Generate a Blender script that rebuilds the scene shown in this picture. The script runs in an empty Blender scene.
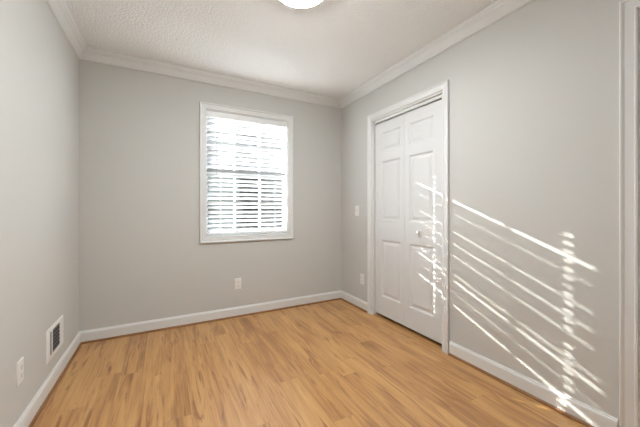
import bpy, bmesh, math, random
import numpy as np
from mathutils import Vector, Matrix

S = bpy.context.scene
C = S.collection
R = math.radians
random.seed(4)

# ------------------------------------------------------------------ camera
cam_data = bpy.data.cameras.new('camera')
cam = bpy.data.objects.new('camera', cam_data)
C.objects.link(cam)
cam.location = (0.0, 0.0, 1.122)
cam.rotation_euler = (R(90), 0, R(-28.1))
cam_data.sensor_width = 36.0
cam_data.lens = 291.6 / 640 * 36.0
cam_data.shift_y = -5.44 / 640
cam_data.clip_start = 0.02
S.camera = cam

# ------------------------------------------------------------------ exposure
S.view_settings.view_transform = 'Standard'
S.view_settings.look = 'None'
S.view_settings.gamma = 1.0
S.view_settings.use_curve_mapping = False
S.view_settings.exposure = 2.34

# ------------------------------------------------------------------ sky
W = bpy.data.worlds.new('sky')
S.world = W
W.use_nodes = True
wn, wl = W.node_tree.nodes, W.node_tree.links
bg = wn['Background']
tc = wn.new('ShaderNodeTexCoord')
sp = wn.new('ShaderNodeSeparateXYZ')
rp = wn.new('ShaderNodeValToRGB')
rp.color_ramp.elements[0].position = 0.0
rp.color_ramp.elements[0].color = (0.86, 0.91, 0.97, 1)
rp.color_ramp.elements[1].position = 0.6
rp.color_ramp.elements[1].color = (0.55, 0.70, 0.95, 1)
wl.new(tc.outputs['Generated'], sp.inputs[0])
wl.new(sp.outputs['Z'], rp.inputs[0])
wl.new(rp.outputs[0], bg.inputs['Color'])
bg.inputs['Strength'].default_value = 3.6

# ------------------------------------------------------------------ sun (low, through the blind)
SUN_DIR = Vector((1 / 1.645, -1.0, -0.44))
sd = bpy.data.lights.new('sun', 'SUN')
sd.energy = 10.5
sd.angle = 0.0085
sd.color = (1.0, 0.975, 0.94)
sun = bpy.data.objects.new('sun', sd)
sun.rotation_euler = SUN_DIR.to_track_quat('-Z', 'Y').to_euler()
C.objects.link(sun)

# added unseen fill light under the hall ceiling, beyond the open doorway
hd = bpy.data.lights.new('hall_fill', 'AREA')
hd.shape = 'RECTANGLE'
hd.size, hd.size_y = 0.5, 0.5
hd.energy = 2.5
hd.color = (0.97, 0.99, 1.0)
hl = bpy.data.objects.new('hall_fill', hd)
hl.location = (2.75, 0.2, 2.42)
hl.rotation_euler = (0, 0, 0)
C.objects.link(hl)

LAMP_STRENGTH = 30.0

# ------------------------------------------------------------------ room measures
XL, XR = -0.622, 1.936
YB, YF = 3.065, -0.40
H = 2.446
T = 0.14          # wall thickness

# ------------------------------------------------------------------ materials
def mat(name, col, rough=0.5, spec=0.5, bump=None, metal=0.0):
    m = bpy.data.materials.new(name)
    m.use_nodes = True
    n, l = m.node_tree.nodes, m.node_tree.links
    b = n['Principled BSDF']
    b.inputs['Base Color'].default_value = (*col, 1)
    b.inputs['Roughness'].default_value = rough
    b.inputs['Metallic'].default_value = metal
    b.inputs['Specular IOR Level'].default_value = spec
    t = n.new('ShaderNodeTexCoord')
    nz = n.new('ShaderNodeTexNoise')
    sc, st, dist = bump or (180.0, 0.06, 0.002)
    nz.inputs['Scale'].default_value = sc
    nz.inputs['Detail'].default_value = 3
    bp = n.new('ShaderNodeBump')
    bp.inputs['Strength'].default_value = st
    bp.inputs['Distance'].default_value = dist
    l.new(t.outputs['Object'], nz.inputs['Vector'])
    l.new(nz.outputs['Fac'], bp.inputs['Height'])
    l.new(bp.outputs['Normal'], b.inputs['Normal'])
    return m

M_wall = mat('greige_wall_paint', (0.615, 0.606, 0.576), 0.75, 0.25, (260, 0.08, 0.002))
M_trim = mat('white_trim_paint', (0.77, 0.77, 0.755), 0.38, 0.4)
M_door = mat('white_door_paint', (0.72, 0.72, 0.712), 0.42, 0.4)
M_plate = mat('white_plastic', (0.83, 0.82, 0.79), 0.35, 0.5)
M_slot = mat('dark_slot', (0.03, 0.028, 0.025), 0.6)
M_metal = mat('grey_metal', (0.5, 0.5, 0.5), 0.35, 0.5, None, 1.0)
M_vent = mat('white_enamel', (0.82, 0.81, 0.79), 0.4)
M_duct_shade = mat('duct_shade', (0.025, 0.023, 0.02), 0.7)  # near-black colour stands in for the shade inside the duct
M_louver = mat('grey_louver_enamel', (0.22, 0.21, 0.20), 0.5)
M_vinyl = mat('white_vinyl', (0.84, 0.84, 0.84), 0.4)
M_cord = mat('white_cord', (0.78, 0.78, 0.77), 0.8)
M_wand = mat('clear_grey_wand', (0.45, 0.45, 0.46), 0.3)
M_closet = mat('closet_shade', (0.20, 0.19, 0.18), 0.8)  # darkness of the unlit closet put into the colour
M_bark = mat('bark', (0.10, 0.08, 0.06), 0.9, 0.2, (25, 0.6, 0.02))
M_soil = mat('dry_lawn', (0.04, 0.04, 0.028), 0.95, 0.1, (8, 0.5, 0.05))
M_leaf = mat('grey_green_leaves', (0.055, 0.055, 0.045), 0.8, 0.2, (6, 0.5, 0.05))

# popcorn ceiling
M_ceil = bpy.data.materials.new('popcorn_ceiling')
M_ceil.use_nodes = True
n, l = M_ceil.node_tree.nodes, M_ceil.node_tree.links
b = n['Principled BSDF']
b.inputs['Roughness'].default_value = 0.95
b.inputs['Specular IOR Level'].default_value = 0.1
b.inputs['Base Color'].default_value = (0.93, 0.93, 0.925, 1)
t = n.new('ShaderNodeTexCoord')
v = n.new('ShaderNodeTexVoronoi'); v.inputs['Scale'].default_value = 62
nz = n.new('ShaderNodeTexNoise'); nz.inputs['Scale'].default_value = 90; nz.inputs['Detail'].default_value = 4
ad = n.new('ShaderNodeMath'); ad.operation = 'SUBTRACT'
bp = n.new('ShaderNodeBump'); bp.inputs['Strength'].default_value = 0.45; bp.inputs['Distance'].default_value = 0.010
l.new(t.outputs['Object'], v.inputs['Vector']); l.new(t.outputs['Object'], nz.inputs['Vector'])
l.new(nz.outputs['Fac'], ad.inputs[0]); l.new(v.outputs['Distance'], ad.inputs[1])
l.new(ad.outputs[0], bp.inputs['Height']); l.new(bp.outputs['Normal'], b.inputs['Normal'])

# wood planks running along y
def wood(name, planks=True):
    m = bpy.data.materials.new(name)
    m.use_nodes = True
    n, l = m.node_tree.nodes, m.node_tree.links
    b = n['Principled BSDF']
    def math_(op, a, bb=None):
        q = n.new('ShaderNodeMath'); q.operation = op
        for k, x in enumerate((a, bb)):
            if x is None: continue
            if isinstance(x, (int, float)): q.inputs[k].default_value = x
            else: l.new(x, q.inputs[k])
        return q.outputs[0]
    t = n.new('ShaderNodeTexCoord')
    s = n.new('ShaderNodeSeparateXYZ'); l.new(t.outputs['Object'], s.inputs[0])
    PW, PL = 0.13, 1.22
    u = math_('DIVIDE', s.outputs['X'], PW)
    col = math_('FLOOR', u)
    fu = math_('FRACT', u)
    wn1 = n.new('ShaderNodeTexWhiteNoise'); wn1.noise_dimensions = '1D'; l.new(col, wn1.inputs['W'])
    vv = math_('ADD', math_('DIVIDE', s.outputs['Y'], PL), wn1.outputs['Value'])
    row = math_('FLOOR', vv)
    fv = math_('FRACT', vv)
    cid = n.new('ShaderNodeCombineXYZ'); l.new(col, cid.inputs[0]); l.new(row, cid.inputs[1])
    wn2 = n.new('ShaderNodeTexWhiteNoise'); wn2.noise_dimensions = '3D'; l.new(cid.outputs[0], wn2.inputs['Vector'])
    # grain coordinates, shifted per plank
    sh = math_('MULTIPLY', wn2.outputs['Value'], 37.0)
    g = n.new('ShaderNodeCombineXYZ')
    l.new(s.outputs['X'], g.inputs[0]); l.new(s.outputs['Y'], g.inputs[1]); l.new(sh, g.inputs[2])
    def noise(sx, sy, scale, detail, dist=0.0, rough=0.55):
        mp = n.new('ShaderNodeMapping'); mp.inputs['Scale'].default_value = (sx, sy, 1)
        l.new(g.outputs[0], mp.inputs['Vector'])
        q = n.new('ShaderNodeTexNoise')
        q.inputs['Scale'].default_value = scale; q.inputs['Detail'].default_value = detail
        q.inputs['Distortion'].default_value = dist; q.inputs['Roughness'].default_value = rough
        l.new(mp.outputs[0], q.inputs['Vector'])
        return q.outputs['Fac']
    broad = noise(9, 0.9, 1.6, 4, 0.8)
    fine = noise(60, 1.6, 1.5, 5, 0.3)
    crack = noise(13, 1.15, 1.7, 6, 1.5, 0.60)
    ramp = n.new('ShaderNodeValToRGB')
    e = ramp.color_ramp.elements
    e[0].position = 0.30; e[0].color = (0.30, 0.130, 0.040, 1)
    e[1].position = 0.72; e[1].color = (0.66, 0.385, 0.152, 1)
    e2 = ramp.color_ramp.elements.new(0.5); e2.color = (0.55, 0.285, 0.098, 1)
    mixv = math_('ADD', math_('MULTIPLY', broad, 0.62), math_('MULTIPLY', fine, 0.38))
    mixv = math_('ADD', mixv, math_('MULTIPLY', math_('SUBTRACT', wn2.outputs['Value'], 0.5), 0.12))
    l.new(mixv, ramp.inputs[0])
    # dark knots and mineral streaks
    cr = n.new('ShaderNodeValToRGB')
    cr.color_ramp.elements[0].position = 0.54; cr.color_ramp.elements[0].color = (0, 0, 0, 1)
    cr.color_ramp.elements[1].position = 0.68; cr.color_ramp.elements[1].color = (1, 1, 1, 1)
    l.new(crack, cr.inputs[0])
    mx = n.new('ShaderNodeMix'); mx.data_type = 'RGBA'
    l.new(math_('MULTIPLY', cr.outputs[0], 0.85), mx.inputs[0])
    l.new(ramp.outputs[0], mx.inputs[6]); mx.inputs[7].default_value = (0.24, 0.085, 0.022, 1)
    out = mx.outputs[2]
    # seams
    du = math_('MULTIPLY', math_('MINIMUM', fu, math_('SUBTRACT', 1.0, fu)), PW)
    dv = math_('MULTIPLY', math_('MINIMUM', fv, math_('SUBTRACT', 1.0, fv)), PL)
    seam = math_('LESS_THAN', math_('MINIMUM', du, dv), 0.0011)
    mx2 = n.new('ShaderNodeMix'); mx2.data_type = 'RGBA'
    l.new(math_('MULTIPLY', seam, 0.25 if planks else 0.0), mx2.inputs[0])
    l.new(out, mx2.inputs[6]); mx2.inputs[7].default_value = (0.16, 0.07, 0.03, 1)
    l.new(mx2.outputs[2], b.inputs['Base Color'])
    b.inputs['Roughness'].default_value = 0.34
    b.inputs['Specular IOR Level'].default_value = 0.85
    bp = n.new('ShaderNodeBump'); bp.inputs['Strength'].default_value = 0.10; bp.inputs['Distance'].default_value = 0.001
    l.new(fine, bp.inputs['Height']); l.new(bp.outputs['Normal'], b.inputs['Normal'])
    return m
M_floor = wood('oak_laminate')
M_shoe = mat('shaded_oak_shoe', (0.27, 0.125, 0.045), 0.4)  # brown oak, darkened to include the shadow gap under the baseboard

# slats: white, faintly translucent
M_slat = bpy.data.materials.new('white_slat')
M_slat.use_nodes = True
n, l = M_slat.node_tree.nodes, M_slat.node_tree.links
b = n['Principled BSDF']
b.inputs['Base Color'].default_value = (0.56, 0.56, 0.57, 1)
b.inputs['Roughness'].default_value = 0.45
tr = n.new('ShaderNodeBsdfTranslucent'); tr.inputs['Color'].default_value = (0.8, 0.8, 0.82, 1)
ms = n.new('ShaderNodeMixShader'); ms.inputs[0].default_value = 0.03
l.new(b.outputs[0], ms.inputs[1]); l.new(tr.outputs[0], ms.inputs[2])
l.new(ms.outputs[0], n['Material Output'].inputs['Surface'])

# window glass: clear with a weak reflection
M_glass = bpy.data.materials.new('clear_glass')
M_glass.use_nodes = True
n, l = M_glass.node_tree.nodes, M_glass.node_tree.links
n.remove(n['Principled BSDF'])
ta = n.new('ShaderNodeBsdfTransparent'); ta.inputs['Color'].default_value = (0.93, 0.95, 0.94, 1)
gl = n.new('ShaderNodeBsdfGlossy'); gl.inputs['Roughness'].default_value = 0.02
ms = n.new('ShaderNodeMixShader'); ms.inputs[0].default_value = 0.06
l.new(ta.outputs[0], ms.inputs[1]); l.new(gl.outputs[0], ms.inputs[2])
l.new(ms.outputs[0], n['Material Output'].inputs['Surface'])

# lamp diffuser
M_lamp = bpy.data.materials.new('lit_white_diffuser')
M_lamp.use_nodes = True
b = M_lamp.node_tree.nodes['Principled BSDF']
b.inputs['Base Color'].default_value = (0.9, 0.88, 0.84, 1)
b.inputs['Emission Color'].default_value = (0.94, 0.98, 1.0, 1)
b.inputs['Emission Strength'].default_value = LAMP_STRENGTH

# ------------------------------------------------------------------ helpers
def box(bm, x0, x1, y0, y1, z0, z1, M=None):
    vs = [bm.verts.new((x, y, z)) for x in (x0, x1) for y in (y0, y1) for z in (z0, z1)]
    if M is not None:
        for q in vs: q.co = M @ q.co
    for f in ((0, 1, 3, 2), (4, 6, 7, 5), (0, 4, 5, 1), (2, 3, 7, 6), (0, 2, 6, 4), (1, 5, 7, 3)):
        bm.faces.new([vs[i] for i in f])
    return vs

def new_bm(): return bmesh.new()

def obj(name, bm, material, parent=None, bevel=0.0, smooth=False, loc=None):
    bmesh.ops.recalc_face_normals(bm, faces=bm.faces)
    me = bpy.data.meshes.new(name)
    bm.to_mesh(me); bm.free()
    o = bpy.data.objects.new(name, me)
    me.materials.append(material)
    C.objects.link(o)
    if parent is not None: o.parent = parent
    if loc is not None: o.location = loc
    if bevel:
        md = o.modifiers.new('bevel', 'BEVEL'); md.width = bevel; md.segments = 2; md.limit_method = 'ANGLE'
    if smooth:
        for p in me.polygons: p.use_smooth = True
    return o

def tag(o, label=None, cat=None, group=None, kind=None):
    for k, x in (('label', label), ('category', cat), ('group', group), ('kind', kind)):
        if x: o[k] = x
    return o

def empty(name, loc=(0, 0, 0), rz=0.0):
    o = bpy.data.objects.new(name, None)
    C.objects.link(o)
    o.location = loc; o.rotation_euler = (0, 0, rz)
    o.empty_display_size = 0.05
    return o

def sweep(bm, path, prof, frame):
    """prof: list of (u, w); path: list of (point, u_dir, w_dir) with mitred u_dir; closed profile"""
    rings = []
    for p, ud, wd in path:
        rings.append([bm.verts.new(Vector(p) + Vector(ud) * u + Vector(wd) * w) for u, w in prof])
    k = len(prof)
    closed = frame
    cnt = len(rings)
    for i in range(cnt if closed else cnt - 1):
        a, c = rings[i], rings[(i + 1) % cnt]
        for j in range(k):
            bm.faces.new((a[j], a[(j + 1) % k], c[(j + 1) % k], c[j]))
    if not closed:
        bm.faces.new(rings[0]); bm.faces.new(list(reversed(rings[-1])))

def lathe(bm, prof, segs=48, M=None):
    rings = []
    for r, z in prof:
        ring = []
        for i in range(segs):
            a = 2 * math.pi * i / segs
            q = Vector((r * math.cos(a), r * math.sin(a), z))
            if M is not None: q = M @ q
            ring.append(bm.verts.new(q))
        rings.append(ring)
    for a, c in zip(rings, rings[1:]):
        for i in range(segs):
            bm.faces.new((a[i], a[(i + 1) % segs], c[(i + 1) % segs], c[i]))
    bm.faces.new(rings[0]); bm.faces.new(rings[-1])

# ------------------------------------------------------------------ openings
WX0, WX1, WZ0, WZ1 = 0.357, 1.230, 0.832, 2.105       # window opening
CY0, CY1, CZ1 = 1.563, 2.460, 2.054                   # closet opening
EY0, EY1, EZ1 = -0.30, 0.5025, 2.054                   # doorway opening
CW = 0.057                                            # casing width

# ------------------------------------------------------------------ room shell
bm = new_bm(); box(bm, XL - T, 4.2, YF - T, YB + T, -0.10, 0.0)
tag(obj('floor', bm, M_floor), 'honey oak laminate plank floor of the empty room', 'floor', kind='structure')
bm = new_bm(); box(bm, XL - T, XR + T, YF - T, YB + T, H, H + 0.10)
tag(obj('ceiling', bm, M_ceil), 'white popcorn textured ceiling above the empty room', 'ceiling', kind='structure')
bm = new_bm(); box(bm, XL - T, XL, YF - T, YB + T, 0, H)
tag(obj('wall_left', bm, M_wall), 'left wall, pale and brightly lit, with floor register', 'wall', kind='structure')
bm = new_bm()
box(bm, XL, WX0, YB, YB + T, 0, H); box(bm, WX1, XR, YB, YB + T, 0, H)
box(bm, WX0, WX1, YB, YB + T, 0, WZ0); box(bm, WX0, WX1, YB, YB + T, WZ1, H)
tag(obj('wall_back', bm, M_wall), 'greige back wall around the window', 'wall', kind='structure')
bm = new_bm()
box(bm, XR, XR + T, CY1, YB + T, 0, H); box(bm, XR, XR + T, EY1, CY0, 0, H)
box(bm, XR, XR + T, YF - T, EY0, 0, H)
box(bm, XR, XR + T, CY0, CY1, CZ1, H); box(bm, XR, XR + T, EY0, EY1, EZ1, H)
tag(obj('wall_right', bm, M_wall), 'greige right wall with closet doors and sun streaks', 'wall', kind='structure')
bm = new_bm(); box(bm, XL, XR, YF - T, YF, 0, H)
tag(obj('wall_front', bm, M_wall), 'greige wall behind the viewer', 'wall', kind='structure')
# closet shell behind the bifold doors
bm = new_bm()
box(bm, 2.65, 2.72, CY0 - 0.25, CY1 + 0.25, 0, H)
box(bm, XR + T, 2.65, CY0 - 0.25, CY0 - 0.2, 0, H); box(bm, XR + T, 2.65, CY1 + 0.2, CY1 + 0.25, 0, H)
box(bm, XR + T, 2.72, CY0 - 0.25, CY1 + 0.25, H, H + 0.1)
tag(obj('wall_closet', bm, M_closet), 'dark closet interior behind the white bifold doors', 'wall', kind='structure')
# hall beyond the doorway
bm = new_bm()
box(bm, 3.4, 3.5, -0.9, 1.38, 0, H); box(bm, XR + T, 3.4, -0.9, -0.85, 0, H)
box(bm, XR + T, 3.4, 1.33, 1.38, 0, H); box(bm, XR + T, 3.5, -0.9, 1.38, H, H + 0.1)
tag(obj('wall_hall', bm, M_wall), 'greige hall walls beyond the doorway', 'wall', kind='structure')

# crown moulding: profile (distance from wall, z)
PC = [(0, 2.353), (0.008, 2.353), (0.013, 2.358), (0.011, 2.366), (0.016, 2.373), (0.024, 2.388), (0.034, 2.404),
      (0.046, 2.414), (0.050, 2.424), (0.056, 2.428), (0.060, 2.436), (0.060, H + 0.001), (0, H + 0.001)]
PB = [(0, 0.0), (0.014, 0.0), (0.014, 0.082), (0.012, 0.090), (0.008, 0.094), (0.006, 0.101), (0.0, 0.102)]
PS = [(0.014, 0.0), (0.026, 0.0), (0.0252, 0.007), (0.022, 0.0125), (0.018, 0.0155), (0.014, 0.016)]
def run(name, material, prof, p0, p1, nrm, m0, m1, label, cat='trim'):
    """straight moulding between p0 and p1 (xy), wall normal nrm, mitre factors at both ends"""
    d = Vector((p1[0] - p0[0], p1[1] - p0[1], 0)).normalized()
    N = Vector((*nrm, 0))
    bm = new_bm()
    sweep(bm, [((p0[0], p0[1], 0), N + d * m0, (0, 0, 1)), ((p1[0], p1[1], 0), N - d * m1, (0, 0, 1))], prof, False)
    o = obj(name, bm, material)
    return tag(o, label, cat, kind='structure')
ny, px_, nx = (0, -1), (1, 0), (-1, 0)
run('trim_1', M_trim, PC, (XL, YF), (XL, YB), px_, 1, 1, 'white crown moulding along the left wall')
run('trim_2', M_trim, PC, (XL, YB), (XR, YB), ny, 1, 1, 'white crown moulding along the back wall above the window')
run('trim_3', M_trim, PC, (XR, YB), (XR, YF), nx, 1, 1, 'white crown moulding along the right wall above the closet')
run('trim_4', M_trim, PC, (XR, YF), (XL, YF), (0, 1), 1, 1, 'white crown moulding on the wall behind the viewer')
for pr, mt, nm, what in ((PB, M_trim, 'baseboard', 'white baseboard'), (PS, M_shoe, 'trim', 'brown wood shoe moulding')):
    segs = [('left', (XL, YF), (XL, YB), px_, 1, 1, 'along the left wall below the register'),
            ('back', (XL, YB), (XR, YB), ny, 1, 1, 'along the back wall below the window'),
            ('right', (XR, YB), (XR, CY1 + CW + 0.004), nx, 1, 0, 'between the back corner and the closet casing'),
            ('right', (XR, CY0 - CW - 0.004), (XR, EY1 + CW + 0.004), nx, 0, 0, 'along the sunlit right wall in front of the closet'),
            ('front', (XR, YF), (XL, YF), (0, 1), 1, 1, 'on the wall behind the viewer')]
    for k, (side, a, c, N, m0, m1, wh) in enumerate(segs):
        run('baseboard_' + side if nm == 'baseboard' else 'trim_%d' % (5 + k), mt, pr, a, c, N, m0, m1, what + ' ' + wh, nm)

# casing profile: u from the opening outwards, w off the wall
PCAS = [(0.0, 0.0), (0.0, 0.010), (0.003, 0.012), (0.007, 0.012), (0.010, 0.0095), (0.014, 0.0105), (0.040, 0.0135),
        (0.044, 0.017), (0.050, 0.021), (0.055, 0.021), (CW, 0.019), (CW, 0.0)]
def casing_u(y0, y1, z1, parent, flip=1):
    bm = new_bm()
    x = XR
    wd = (-1, 0, 0)
    sweep(bm, [((x, y0, 0), (0, -1, 0), wd), ((x, y0, z1), (0, -1, 1), wd),
               ((x, y1, z1), (0, 1, 1), wd), ((x, y1, 0), (0, 1, 0), wd)], PCAS, False)
    return obj('casing', bm, M_trim, parent)

# ------------------------------------------------------------------ closet: door_1
door1 = empty('door_1', (XR, (CY0 + CY1) / 2, 0))
tag(door1, 'white six-panel bifold closet doors with white casing in the right wall', 'closet door', kind='structure')
def under(o, p):
    o.parent = p; o.matrix_parent_inverse = Matrix.Translation(-Vector(p.location)) if p.rotation_euler.z == 0 else p.matrix_basis.inverted()
    return o
casing = under(casing_u(CY0 + 0.004, CY1 - 0.004, CZ1 - 0.004, None), door1)
bm = new_bm()
JT = 0.018
box(bm, XR + 0.001, XR + T, CY0, CY0 + JT, 0, CZ1); box(bm, XR + 0.001, XR + T, CY1 - JT, CY1, 0, CZ1)
box(bm, XR + 0.001, XR + T, CY0 + JT, CY1 - JT, CZ1 - JT, CZ1)
under(obj('jamb', bm, M_trim), door1)
bm = new_bm()
box(bm, XR + 0.022, XR + 0.062, CY0 + JT, CY1 - JT, CZ1 - JT - 0.028, CZ1 - JT)
under(obj('door_track', bm, M_trim), door1)

def panel_leaf(y0, y1, z0, z1, xf, th, panels):
    bm = new_bm()
    ys = sorted({y0, y1, *[q for p in panels for q in p[:2]]})
    zs = sorted({z0, z1, *[q for p in panels for q in p[2:]]})
    cache = {}
    def V(y, z, d):
        k = (round(y, 5), round(z, 5), round(d, 5))
        if k not in cache: cache[k] = bm.verts.new((xf + d, y, z))
        return cache[k]
    for i in range(len(ys) - 1):
        for j in range(len(zs) - 1):
            a, c, e, f = ys[i], ys[i + 1], zs[j], zs[j + 1]
            if any(p[0] <= a + 1e-6 and c <= p[1] + 1e-6 and p[2] <= e + 1e-6 and f <= p[3] + 1e-6 for p in panels):
                continue
            bm.faces.new((V(a, e, 0), V(c, e, 0), V(c, f, 0), V(a, f, 0)))
    for p in panels:
        rings = []
        for ins, d in ((0, 0), (0.004, 0.004), (0.013, 0.009), (0.021, 0.0095), (0.044, 0.0035), (0.047, 0.003)):
            rings.append([V(p[0] + ins, p[2] + ins, d), V(p[1] - ins, p[2] + ins, d), V(p[1] - ins, p[3] - ins, d), V(p[0] + ins, p[3] - ins, d)])
        for a, c in zip(rings, rings[1:]):
            for k in range(4):
                bm.faces.new((a[k], a[(k + 1) % 4], c[(k + 1) % 4], c[k]))
        bm.faces.new(rings[-1])
    # edges and back
    fr = [V(y0, z0, 0), V(y1, z0, 0), V(y1, z1, 0), V(y0, z1, 0)]
    bk = [bm.verts.new((xf + th, q.co.y, q.co.z)) for q in fr]
    bm.faces.new(bk)
    yl = ys; zl = zs
    bm.faces.new([V(y, z0, 0) for y in yl] + [bk[1], bk[0]])
    bm.faces.new([V(y, z1, 0) for y in yl] + [bk[2], bk[3]])
    bm.faces.new([V(y0, z, 0) for z in zl] + [bk[3], bk[0]])
    bm.faces.new([V(y1, z, 0) for z in zl] + [bk[2], bk[1]])
    return bm
LY0, LY1 = CY0 + JT + 0.003, CY1 - JT - 0.006
LM = (LY0 + LY1) / 2
LZ0, LZ1 = 0.032, 1.994
XF = XR + 0.026
leaves = []
for a, c in ((LY0, LM - 0.0015), (LM + 0.0015, LY1)):
    w = c - a
    lo, hi = (0.100, 0.055) if not leaves else (0.055, 0.100)
    pans = [(a + lo, c - hi, 0.222, 0.798), (a + lo, c - hi, 0.998, 1.598), (a + lo, c - hi, 1.700, 1.891)]
    leaves.append(under(obj('door_leaf', panel_leaf(a, c, LZ0, LZ1, XF, 0.033, pans), M_door), door1))
bm = new_bm()
ky = 1.828
MK = Matrix.Translation((XF, ky, 0.912)) @ Matrix.Rotation(R(-90), 4, 'Y')
lathe(bm, [(0.010, 0.0), (0.008, 0.004), (0.0065, 0.010), (0.008, 0.015), (0.0135, 0.019), (0.0155, 0.024), (0.0135, 0.029), (0.007, 0.032)], 24, MK)
kn = obj('knob', bm, M_plate, None, smooth=True)
kn.parent = leaves[0]

# ------------------------------------------------------------------ doorway beside the camera: door_2
door2 = empty('door_2', (XR, (EY0 + EY1) / 2, 0))
tag(door2, 'white door casing at the right edge of the room', 'doorway', kind='structure')
under(casing_u(EY0 + 0.004, EY1 - 0.004, EZ1 - 0.004, None), door2)
bm = new_bm()
box(bm, XR + 0.001, XR + T, EY0, EY0 + JT, 0, EZ1); box(bm, XR + 0.001, XR + T, EY1 - JT, EY1, 0, EZ1)
box(bm, XR + 0.001, XR + T, EY0 + JT, EY1 - JT, EZ1 - JT, EZ1)
for a, c in ((EY0 + JT, EY0 + JT + 0.011), (EY1 - JT - 0.011, EY1 - JT)):
    box(bm, XR + 0.045, XR + 0.08, a, c, 0, EZ1 - JT)
under(obj('jamb', bm, M_trim), door2)

# ------------------------------------------------------------------ window_1
win = empty('window_1', ((WX0 + WX1) / 2, YB, WZ0))
tag(win, 'white double-hung window with grilles and picture-frame casing in the back wall', 'window', kind='structure')
bm = new_bm()
wd = (0, -1, 0)
e = 0.004
sweep(bm, [((WX0 + e, YB, WZ0 + e), (-1, 0, -1), wd), ((WX1 - e, YB, WZ0 + e), (1, 0, -1), wd),
           ((WX1 - e, YB, WZ1 - e), (1, 0, 1), wd), ((WX0 + e, YB, WZ1 - e), (-1, 0, 1), wd)], PCAS, True)
under(obj('casing', bm, M_trim), win)
bm = new_bm()
jt = 0.012
Y0, Y1 = YB + 0.001, YB + T
box(bm, WX0, WX0 + jt, Y0, Y1, WZ0, WZ1); box(bm, WX1 - jt, WX1, Y0, Y1, WZ0, WZ1)
box(bm, WX0 + jt, WX1 - jt, Y0, Y1, WZ0, WZ0 + jt); box(bm, WX0 + jt, WX1 - jt, Y0, Y1, WZ1 - jt, WZ1)
under(obj('window_frame', bm, M_trim), win)
def sash(z0, z1, y0, y1):
    x0, x1 = WX0 + jt, WX1 - jt
    s = 0.018
    bm = new_bm()
    box(bm, x0, x0 + s, y0, y1, z0, z1); box(bm, x1 - s, x1, y0, y1, z0, z1)
    box(bm, x0 + s, x1 - s, y0, y1, z0, z0 + s); box(bm, x0 + s, x1 - s, y0, y1, z1 - s, z1)
    ym = (y0 + y1) / 2
    for k in (1, 2):
        xm = x0 + s + (x1 - x0 - 2 * s) * k / 3
        box(bm, xm - 0.010, xm + 0.010, ym - 0.009, ym + 0.009, z0 + s, z1 - s)
    zm = (z0 + z1) / 2
    for k in range(3):
        a = x0 + s + (x1 - x0 - 2 * s) * k / 3 + (0.010 if k else 0)
        c = x0 + s + (x1 - x0 - 2 * s) * (k + 1) / 3 - (0.010 if k < 2 else 0)
        box(bm, a, c, ym - 0.009, ym + 0.009, zm - 0.009, zm + 0.009)
    o = under(obj('sash', bm, M_vinyl), win)
    bm = new_bm()
    box(bm, x0 + s - 0.004, x1 - s + 0.004, ym - 0.0015, ym + 0.0015, z0 + s - 0.004, z1 - s + 0.004)
    p = obj('pane', bm, M_glass); p.parent = o
ZM = 1.470
sash(WZ0 + jt, ZM + 0.017, YB + 0.074, YB + 0.100)
sash(ZM - 0.017, WZ1 - jt, YB + 0.101, YB + 0.127)

# ------------------------------------------------------------------ blind
BY = YB + 0.045                       # slat centre plane
blind = empty('window_blind', ((WX0 + WX1) / 2, BY, WZ1 - jt))
tag(blind, 'white horizontal slat blind with tilt wand hung inside the back wall window', 'blind')
bx0, bx1 = WX0 + jt + 0.005, WX1 - jt - 0.005
PITCH, HW = 0.0462, 0.0263
EL = math.atan(0.44)
first_gap = 1.892
KMIN, KMAX = -4, 21
S_, M_, L_, N_ = 0.0035, 0.0019, 0.0011, -0.0022
gap_t = {0: 0.0047, 1: N_, 2: L_, 3: 0.0015, 4: N_, 5: M_, 6: N_, 7: M_, 8: N_, 9: M_, 10: S_, 11: N_, 12: M_, 13: S_, 14: N_,
         15: L_, 16: L_, 17: S_}
# slat i sits between gap i (above it is gap i) : gap k centre = first_gap - PITCH*k ; slat k centre = gap centre - PITCH/2
idx = list(range(KMIN, KMAX + 1))
n_s = len(idx)
A, bvec = [], []
cE = math.cos(EL)
s0 = math.sin(R(30.9) + EL)
tt = 0.0007
for j in range(1, n_s):                 # gap idx[j] lies between slat idx[j-1] (above) and slat idx[j] (below)
    row = np.zeros(2 * n_s)
    row[j - 1] += cE; row[j] -= cE
    row[n_s + j - 1] -= HW; row[n_s + j] -= HW
    want = gap_t.get(idx[j], N_)
    base = PITCH * cE - 2 * (HW * s0 + tt)
    A.append(row * 40); bvec.append((want - base) * 40)
for j in range(n_s):
    row = np.zeros(2 * n_s); row[j] = 4.0; A.append(row); bvec.append(0)
    row = np.zeros(2 * n_s); row[n_s + j] = 0.25; A.append(row); bvec.append(0)
sol = np.linalg.lstsq(np.array(A), np.array(bvec), rcond=None)[0]
LADX = (0.509, 1.092)
bm = new_bm()
hx, hd_ = 0.0055, 0.0065
for j, k in enumerate(idx):
    zc = first_gap - PITCH * (k + 0.5) + float(sol[j])
    sn = max(0.3, min(0.98, s0 + float(sol[n_s + j])))
    tilt = math.asin(sn) - EL
    # outer edge low, room edge high
    Mx = Matrix.Translation((0, BY, zc)) @ Matrix.Rotation(-tilt, 4, 'X')
    th = 0.0013
    cuts = [bx0]
    for lx in LADX: cuts += [lx - hx, lx + hx]
    cuts.append(bx1)
    for q in range(len(cuts) - 1):
        if q % 2 == 0:
            box(bm, cuts[q], cuts[q + 1], -HW, HW, -th, th, Mx)
        else:
            box(bm, cuts[q], cuts[q + 1], -HW, -hd_, -th, th, Mx)
            box(bm, cuts[q], cuts[q + 1], hd_, HW, -th, th, Mx)
zlow = first_gap - PITCH * (KMAX + 0.5)
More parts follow.
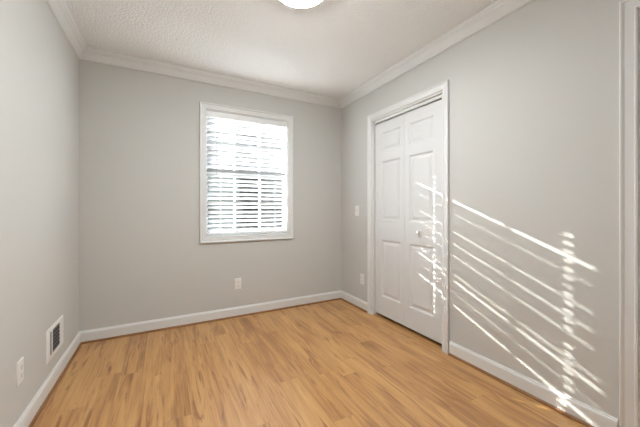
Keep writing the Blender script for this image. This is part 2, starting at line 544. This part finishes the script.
slats = under(obj('slat_panel', bm, M_slat), blind)
bm = new_bm()
box(bm, bx0, bx1, BY - 0.026, BY + 0.022, WZ1 - jt - 0.045, WZ1 - jt)
under(obj('headrail', bm, M_vinyl, None, 0.002), blind)
bm = new_bm()
box(bm, bx0 - 0.003, bx1 + 0.003, BY - 0.036, BY - 0.028, WZ1 - jt - 0.062, WZ1 - jt - 0.002)
under(obj('valance', bm, M_vinyl, None, 0.002), blind)
bm = new_bm()
box(bm, bx0, bx1, BY - 0.025, BY + 0.025, zlow - 0.046, zlow - 0.026)
under(obj('bottom_rail', bm, M_vinyl, None, 0.003), blind)
for lx in LADX:
    bm = new_bm()
    for yy in (-0.024, 0.024):
        box(bm, lx - 0.0008, lx + 0.0008, BY + yy - 0.0008, BY + yy + 0.0008, zlow - 0.035, WZ1 - jt - 0.045)
    under(obj('ladder_cord', bm, M_cord), blind)
bm = new_bm()
lathe(bm, [(0.0045, 0), (0.0055, 0.004), (0.004, 0.02), (0.0035, 0.44), (0.003, 0.47)], 10,
      Matrix.Translation((0.466, BY - 0.036, 1.45)))
under(obj('tilt_wand', bm, M_wand, None, smooth=True), blind)

# ------------------------------------------------------------------ ceiling light
lamp = empty('ceiling_light', (0.702, 1.56, H))
tag(lamp, 'round white flush ceiling light, lit, at the top edge of the ceiling', 'ceiling light')
bm = new_bm()
lathe(bm, [(0.05, 0.0), (0.150, 0.0), (0.158, -0.008), (0.160, -0.040), (0.157, -0.050), (0.150, -0.051), (0.148, -0.046), (0.05, -0.046)], 64)
obj('base_ring', bm, M_plate, lamp, smooth=True)
bm = new_bm()
lathe(bm, [(0.1475, -0.0465), (0.146, -0.050), (0.138, -0.057), (0.120, -0.066), (0.095, -0.073), (0.06, -0.078), (0.025, -0.080), (0.004, -0.0805)], 64)
obj('diffuser', bm, M_lamp, lamp, smooth=True)

# ------------------------------------------------------------------ wall plates (local: x across, y out of the wall is -y, z up)
def plate_bm(w=0.070, h=0.115, d=0.0055):
    bm = new_bm()
    i = 0.005
    a = [(-w/2, 0, -h/2), (w/2, 0, -h/2), (w/2, 0, h/2), (-w/2, 0, h/2)]
    mid = [(x, -d * 0.45, z) for x, _, z in a]
    top = [(x - math.copysign(i, x), -d, z - math.copysign(i, z)) for x, _, z in a]
    rings = [[bm.verts.new(q) for q in r] for r in (a, mid, top)]
    for p, q in zip(rings, rings[1:]):
        for k in range(4): bm.faces.new((p[k], p[(k+1) % 4], q[(k+1) % 4], q[k]))
    bm.faces.new(rings[-1]); bm.faces.new(rings[0])
    return bm
def outlet(name, loc, rz, label, group=None):
    r = empty(name, loc, rz)
    tag(r, label, 'outlet', group)
    obj('cover_plate', plate_bm(), M_plate, r)
    for s in (-1, 1):
        bm = new_bm()
        zc = s * 0.0195
        ang = [(0.0165 * math.cos(t), max(-0.0125, min(0.0125, 0.0165 * math.sin(t)))) for t in [2 * math.pi * k / 28 for k in range(28)]]
        f = [bm.verts.new((x, -0.0075, zc + z)) for x, z in ang]
        g = [bm.verts.new((x, -0.0054, zc + z)) for x, z in ang]
        for k in range(28): bm.faces.new((f[k], f[(k+1) % 28], g[(k+1) % 28], g[k]))
        bm.faces.new(f); bm.faces.new(g)
        rc = obj('receptacle', bm, M_plate, r)
        for dx, hh in ((-0.0063, 0.0042), (0.0063, 0.0034)):
            bm = new_bm(); box(bm, dx - 0.0011, dx + 0.0011, -0.0079, -0.0074, zc + 0.002 - hh, zc + 0.002 + hh)
            obj('slot', bm, M_slot, rc)
        bm = new_bm()
        lathe(bm, [(0.0022, 0), (0.0022, 0.0005)], 12, Matrix.Translation((0, -0.0074, zc - 0.0075)) @ Matrix.Rotation(R(90), 4, 'X'))
        obj('ground_hole', bm, M_slot, rc)
    bm = new_bm(); lathe(bm, [(0.003, 0), (0.0026, 0.0012)], 12, Matrix.Translation((0, -0.0054, 0)) @ Matrix.Rotation(R(90), 4, 'X'))
    obj('screw', bm, M_plate, r)
    return r
outlet('wall_outlet', (0.673, YB, 0.338), 0, 'white outlet plate low on the back wall below the window')
outlet('wall_outlet', (XR, 2.629, 0.334), R(-90), 'white outlet plate low on the right wall beside the closet casing')
outlet('wall_outlet', (XL, 1.943, 0.325), R(90), 'white outlet plate on the left wall nearer than the register')
sw = empty('light_switch', (XR, 2.727, 1.090), R(-90))
tag(sw, 'white toggle light switch on the right wall left of the closet', 'light switch')
obj('cover_plate', plate_bm(), M_plate, sw)
bm = new_bm(); box(bm, -0.0052, 0.0052, -0.0062, -0.0054, -0.0125, 0.0125)
obj('toggle_bezel', bm, M_plate, sw)
bm = new_bm(); box(bm, -0.004, 0.004, -0.016, 0.0, -0.004, 0.005, Matrix.Translation((0, -0.004, 0.002)) @ Matrix.Rotation(R(-25), 4, 'X'))
obj('toggle', bm, M_plate, sw, 0.001)
for s in (-1, 1):
    bm = new_bm(); lathe(bm, [(0.003, 0), (0.0026, 0.0012)], 12, Matrix.Translation((0, -0.0054, s * 0.030)) @ Matrix.Rotation(R(90), 4, 'X'))
    obj('screw', bm, M_plate, sw)

# ------------------------------------------------------------------ wall register on the left wall (local: +x runs to the back of the room after rz=90)
reg = empty('wall_register', (XL, 2.460, 0.285), R(90))
tag(reg, 'white metal air register with dark louvers low on the left wall', 'air vent')
w2, h2 = 0.158, 0.100
ox0, ox1, oz0, oz1 = -0.115, 0.066, -0.064, 0.078
bm = new_bm()
def ring_rect(x0, x1, z0, z1, y): return [bm.verts.new(q) for q in ((x0, y, z0), (x1, y, z0), (x1, y, z1), (x0, y, z1))]
rings = [ring_rect(-w2, w2, -h2, h2, 0), ring_rect(-w2, w2, -h2, h2, -0.003), ring_rect(-w2 + 0.012, w2 - 0.012, -h2 + 0.012, h2 - 0.012, -0.009),
         ring_rect(ox0, ox1, oz0, oz1, -0.009), ring_rect(ox0, ox1, oz0, oz1, -0.006)]
for p, q in zip(rings, rings[1:]):
    for k in range(4): bm.faces.new((p[k], p[(k+1) % 4], q[(k+1) % 4], q[k]))
bm.faces.new(rings[0])
obj('frame', bm, M_vent, reg)
bm = new_bm(); box(bm, ox0, ox1, -0.0072, -0.0064, oz0, oz1)  # shallow dark panel in place of the shaded duct opening
obj('duct_shade_panel', bm, M_duct_shade, reg)
bm = new_bm(); box(bm, -0.092, -0.073, -0.0094, -0.0070, oz0, oz1)
obj('divider', bm, M_vent, reg)
for k in range(6):
    bm = new_bm()
    zc = oz0 + (oz1 - oz0) * (k + 0.5) / 6
    box(bm, -0.073, ox1, -0.0016, 0.0016, -0.0032, 0.0032, Matrix.Translation((0, -0.0082, zc)) @ Matrix.Rotation(R(35), 4, 'X'))
    obj('louver', bm, M_louver, reg)
bm = new_bm(); box(bm, 0.125, 0.131, -0.016, -0.0088, -0.012, 0.004)
obj('lever', bm, M_vent, reg, 0.001)

# ------------------------------------------------------------------ outside the window
bm = new_bm(); box(bm, -30, 30, YB + T + 0.01, 45, -0.35, -0.25)
tag(obj('ground', bm, M_soil), 'dry lawn outside the window', 'ground', kind='structure')
def hedge(cx, cy, h, rad, seed):
    rnd = random.Random(seed)
    bm = new_bm()
    bmesh.ops.create_icosphere(bm, subdivisions=4, radius=1.0)
    ph = [rnd.uniform(0, 6.28) for _ in range(9)]
    for q in bm.verts:
        p = q.co
        f = 1 + 0.09 * math.sin(5 * p.x + ph[0]) * math.sin(5 * p.z + ph[1]) + 0.08 * math.sin(9 * p.y + ph[2] + 4 * p.z) \
            + 0.07 * math.sin(15 * p.x + ph[3]) * math.sin(13 * p.z + ph[4]) + rnd.uniform(-0.06, 0.06)
        e_ = 1 / max(1e-6, (abs(p.x) ** 4 + abs(p.y) ** 4 + abs(p.z) ** 4) ** 0.25)
        q.co = Vector((p.x * rad * f * e_, p.y * rad * f * e_, p.z * h * 0.48 * f * e_ + h * 0.52))
    return bm
for k, (tx, ty, hh, rr) in enumerate(((0.9, 9.0, 6.0, 1.0), (3.6, 9.0, 6.4, 1.02), (6.3, 9.1, 6.2, 1.0),
                                       (2.3, 11.8, 7.6, 1.22), (5.2, 11.9, 7.8, 1.22), (-0.1, 12.2, 4.4, 0.9))):
    tr_ = empty('evergreen_tree', (tx, ty, -0.25))
    tag(tr_, 'dull green tree outside the window, seen dimly between the blind slats', 'tree', 'trees outside the window')
    bm = new_bm(); lathe(bm, [(0.14, 0), (0.11, 0.3), (0.09, hh * 0.6)], 14)
    obj('trunk', bm, M_bark, tr_)
    obj('foliage', hedge(0, 0, hh, rr, k), M_leaf, tr_)
